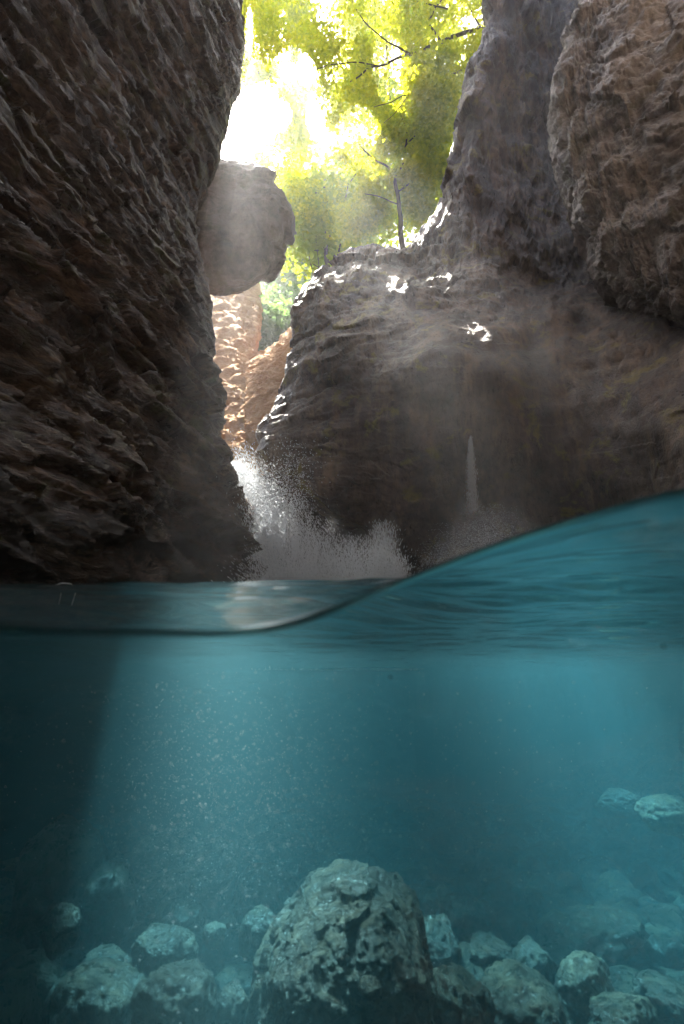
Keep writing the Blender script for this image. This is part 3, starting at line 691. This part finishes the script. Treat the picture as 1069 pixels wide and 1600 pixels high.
def build_water():
    xs = np.concatenate([np.linspace(-7, -1.6, 50, False), np.linspace(-1.6, 1.9, 420, False), np.linspace(1.9, 7, 50)])
    ys = .4 + 12.6 * np.linspace(0, 1, 420) ** 2.4
    X, Y = np.meshgrid(xs, ys, indexing='ij'); Z = surf_h(X, Y); nx, ny = X.shape
    V = np.stack([X, Y, Z], -1).reshape(-1, 3)
    F = [tuple(q) for q in grid_faces(nx, ny)]
    # skirts down to a flat bottom: perimeter loop in order
    per = [i * ny for i in range(nx)] + [(nx - 1) * ny + j for j in range(1, ny)] + [i * ny + ny - 1 for i in range(nx - 2, -1, -1)] + [j for j in range(ny - 2, 0, -1)]
    base = len(V); low = V[per].copy(); low[:, 2] = -4.5; V = np.concatenate([V, low]); n_ = len(per)
    F += [(per[k], base + k, base + (k + 1) % n_, per[(k + 1) % n_]) for k in range(n_)]
    me = bpy.data.meshes.new('river_water')
    F.append(tuple(base + k for k in range(n_))[::-1])
    me.from_pydata(V.tolist(), [], [tuple(int(a) for a in f) for f in F])
    import bmesh
    bm = bmesh.new(); bm.from_mesh(me); bm.normal_update()
    for f in bm.faces: f.smooth = True          # one smooth flag throughout, rims split, so every wall shades flat
    ed = [e for e in bm.edges if len(e.link_faces) == 2 and abs(e.link_faces[0].normal.z - e.link_faces[1].normal.z) > .6]
    bmesh.ops.split_edges(bm, edges=ed)
    bm.to_mesh(me); bm.free()
    me.materials.append(M['water']); o = bpy.data.objects.new('river_water', me); COL.objects.link(o)
    return structure(o)
build_water()

# suspended specks
def specks():
    rg = np.random.default_rng(9); V0, F0 = ICO[1]; parts = []
    for _ in range(14000):
        if rg.uniform() < .3: px, py = rg.normal(600, 380), rg.normal(1240, 150)
        else: px, py = rg.normal(370, 130), rg.normal(1250, 120)
        if py < 1050: continue
        Yd = rg.uniform(.5, 3.6)
        q_ = at(px, py, Yd)
        if q_[2] < -1.1: continue
        parts.append((V0 * (.30 + rg.uniform() ** 4) * .0008 * (.45 + Yd * .5) + q_, F0))
    V, F = join(parts); return stuff(mesh_from('suspended_particles', V, F, M['drop']), 'fine bright specks drifting in the water', 'particles')
specks()
bo = mesh_from('air_bubble', ICO[5][0] * .0028, ICO[5][1], M['bubble']); bo.location = at(1037, 1010, .6); tag(bo, 'single ring like air bubble under the wave on the right', 'bubble', 'air bubbles')
bo2 = bpy.data.objects.new('air_bubble', bo.data); COL.objects.link(bo2); bo2.location = at(610, 1058, .7); tag(bo2, 'small air bubble below the waterline near the middle', 'bubble', 'air bubbles')

# ------------------------------------------------------------------ waterfall
def waterfall():
    base = at(470, 1000, 6.3); root = empty('waterfall', base, 'white waterfall pouring from the slot and bursting into spray at the pool', 'waterfall')
    rg = np.random.default_rng(4)
    path = [(368, 722, 8.6, 16), (381, 745, 8.0, 28), (396, 780, 7.35, 48), (415, 820, 6.85, 64), (432, 860, 6.55, 80), (449, 905, 6.4, 96), (460, 985, 6.3, 108), (464, 1050, 6.3, 114)]
    C = np.array([list(at(a, b_, Y_)) + [w_ * mpp(a, b_, Y_) / 2] for a, b_, Y_, w_ in path]); S = catmull(C, 200)
    for layer in range(2):
        u = np.linspace(-1, 1, 90); G = np.zeros((200, 90, 3))
        G[..., 0] = S[:, 0:1] + u * S[:, 3:4] * (1 - .12 * layer); G[..., 2] = S[:, 2:3] + .0 * u
        G[..., 1] = S[:, 1:2] - (1 - u ** 2) * S[:, 3:4] * (.6 - .5 * layer) + .1 * layer
        P = np.stack([G[..., 0] * 5, G[..., 1] * 5, G[..., 2] * 1.2], -1)
        dd = fbm(P, 5, 200 + layer, .6); G[..., 1] -= .14 * dd; G[..., 0] += .06 * dd
        place(mesh_from('stream', G, grid_faces(200, 90), M['white']), root)
    V0, F0 = ICO[1]; parts = []
    def drop(p, s, vel=None):
        v = V0 * s
        if vel is not None:
            vel = np.asarray(vel) / np.linalg.norm(vel); v = v * .7 + (v @ vel)[:, None] * vel * rg.uniform(1.5, 5)
        parts.append((v + p, F0))
    for _ in range(24000):                         # droplets torn off the stream
        t = rg.beta(2.2, 1.2) * 150; i = int(t); s = S[i]
        p = s[:3] + np.array([rg.normal() * s[3] * .75 + abs(rg.normal()) * s[3] * .5, -abs(rg.normal()) * .25, rg.normal() * .12 + abs(rg.normal()) * .1])
        drop(p, rg.uniform(.0018, .0065), (.45 + rg.normal() * .2, -.4, -1 + rg.normal() * .2))
    for cx, cw, top, k in ((500, 70, 825, 15000), (560, 42, 835, 12000), (604, 26, 812, 16000), (450, 60, 840, 12000), (628, 22, 860, 5000)):   # fans of spray
        for _ in range(k):
            h = rg.beta(.8, 2.0); py = (1045 if rg.uniform() < .35 else 945) - h * (940 - top) * 1.05; px = cx + rg.normal() * cw * (.35 + .35 * (1 - h)) - 8 * h
            drop(at(px, py, 4.95 + rg.normal() * .16), rg.uniform(.0015, .0052), ((px - cx) / 60 + rg.normal() * .3, rg.normal() * .3, 1.1))
    for _ in range(1500):
        h = rg.beta(1.2, 2.5); drop(at(440 + rg.normal() * 22 + h * 20, 800 - h * 130, 6.4 + rg.normal() * .15), rg.uniform(.003, .008))
    for k_, (cx, cw, top, Yf) in enumerate(((492, 62, 838, 5.25), (548, 40, 846, 5.15), (604, 27, 818, 5.1), (455, 40, 800, 6.1))):   # torn sheets inside the spray
        u = np.linspace(-1, 1, 70)[:, None]; v = np.linspace(0, 1, 90)[None, :]
        nn = noise3(np.stack(np.broadcast_arrays(u * 4 + k_ * 9, v * 2, 0 * u * v), -1), 5)
        hh = (1 - .55 * u * u) * (.8 + .45 * nn)
        PX = cx + u * cw * (.75 + .5 * v) + 5 * nn; PY = 1046 - (1046 - top) * v * hh
        G = np.array([[at(PX[i_, j_], PY[i_, j_], Yf - .10 * (1 - u[i_, 0] ** 2) + .05 * nn[i_, j_]) for j_ in range(90)] for i_ in range(70)])
        place(mesh_from('water_sheet', G, grid_faces(70, 90), M['sheet']), root)
    V, F = join(parts); o = mesh_from('spray', V, F, M['drop']); o['kind'] = 'stuff'; place(o, root)
waterfall()
def mist_patch():
    rg = np.random.default_rng(14); V0, F0 = ICO[1]; parts = []
    for cx, cw, top, k in ((765, 34, 785, 12000), (735, 46, 815, 9000), (815, 34, 822, 5000), (690, 36, 845, 4000)):
        for _ in range(k):
            h = rg.beta(1.0, 1.7); py = 930 - h * (930 - top); px = cx + rg.normal() * cw * .6
            parts.append((V0 * rg.uniform(.0012, .0034) + at(px, py, 5.7 + rg.normal() * .2), F0))
    V, F = join(parts); tag(stuff(mesh_from('spray_mist', V, F, M['drop'])), 'thin veil of spray drifting in front of the dark right cliff', 'mist')
mist_patch()
n = N('spray_air'); sv = n.new('VolumeScatter'); sv.inputs['Color'].default_value = (.93, .96, 1, 1); sv.inputs['Density'].default_value = .32; sv.inputs['Anisotropy'].default_value = .3
n.link(sv.outputs[0], n.out.inputs[1]); M['mist'] = n.m
def mist_body(px0, py0, px1, py1, Y, dy, label, seed):
    c = at((px0 + px1) / 2, (py0 + py1) / 2, Y); m = mpp((px0 + px1) / 2, (py0 + py1) / 2, Y)
    V, F = ICO[5]; d = 1 + .55 * fbm(V * 1.1 + seed, 4, seed, .5)
    o = mesh_from('spray_cloud', V * d[:, None] * np.array([(px1 - px0) / 2 * m, dy, (py1 - py0) / 2 * m]), F, M['mist']); o.location = c
    tag(o, label, 'mist', 'clouds of spray'); o['kind'] = 'stuff'
mist_body(430, 820, 560, 1060, 5.9, .35, 'dense spray cloud where the waterfall hits the pool', 3)
mist_body(540, 810, 640, 1060, 5.7, .3, 'spray cloud thrown up right of the waterfall foot', 8)
mist_body(670, 770, 860, 1060, 5.6, .35, 'bluish veil of spray before the dark foot of the right cliff', 13)
# thin trickle on the right wall
V1, F1 = tube(np.array([at(86, 914, 1.32), at(98, 911, 1.31), at(110, 912, 1.3), at(121, 917, 1.3)]), .0015, .001, 8)
V2, F2 = tube(np.array([at(121, 917, 1.3), at(117, 930, 1.3), at(112, 946, 1.3)]), .0024, .0008, 8)
V3, F3 = tube(np.array([at(97, 914, 1.31), at(95, 930, 1.31), at(92, 944, 1.31)]), .0012, .0006, 8)
tag(mesh_from('water_flick', *join([(V1, F1), (V2, F2), (V3, F3)]), M['drop']), 'tiny flick of water jumping off the dark surface at the far left', 'splash')
def trickle():
    rg = np.random.default_rng(24); V0, F0 = ICO[1]; parts = []
    for _ in range(3800):
        t = rg.beta(1.0, 1.4); w = .006 + .075 * t ** .6; q_ = at(735 + 4 * t, 684 + 120 * t, 6.1)
        vel = np.array([rg.normal() * .05, 0, -1.0]); v = V0 * rg.uniform(.0012, .0036); v = v + (v @ vel)[:, None] * vel * rg.uniform(2, 8)
        parts.append((v + q_ + np.array([rg.normal() * w * .5, rg.normal() * .02, 0]), F0))
    V, F = join(parts); tag(stuff(mesh_from('trickle', V, F, M['drop'])), 'thin pale trickle of water falling down the middle of the right cliff', 'trickle')
trickle()

# ------------------------------------------------------------------ sun disc in the sky
n = N('sun_glow'); e = n.new('Emission'); e.inputs[0].default_value = (1, .95, .85, 1); e.inputs[1].default_value = 40; n.link(e.outputs[0], n.out.inputs[0])
V, F = ICO[3]; s_ = mesh_from('sun', V * 9, F, n.m); s_.location = tuple(ray(368, 190) / np.linalg.norm(ray(368, 190)) * 900); structure(s_)

# ------------------------------------------------------------------ haze
n = N('haze'); pv = n.new('VolumePrincipled'); pv.inputs['Color'].default_value = (.9, .93, 1, 1); pv.inputs['Density'].default_value = .0030; pv.inputs['Anisotropy'].default_value = .55
n.link(pv.outputs[0], n.out.inputs[1])
x0, x1, y0, y1, z0, z1 = -46, 46, -9, 64, -6, 50
V = [(a, b_, c_) for a in (x0, x1) for b_ in (y0, y1) for c_ in (z0, z1)]
F = [(0, 1, 3, 2), (4, 6, 7, 5), (0, 4, 5, 1), (2, 3, 7, 6), (0, 2, 6, 4), (1, 5, 7, 3)]
hz = mesh_from('haze', V, F, n.m, smooth=False); hz['kind'] = 'stuff'
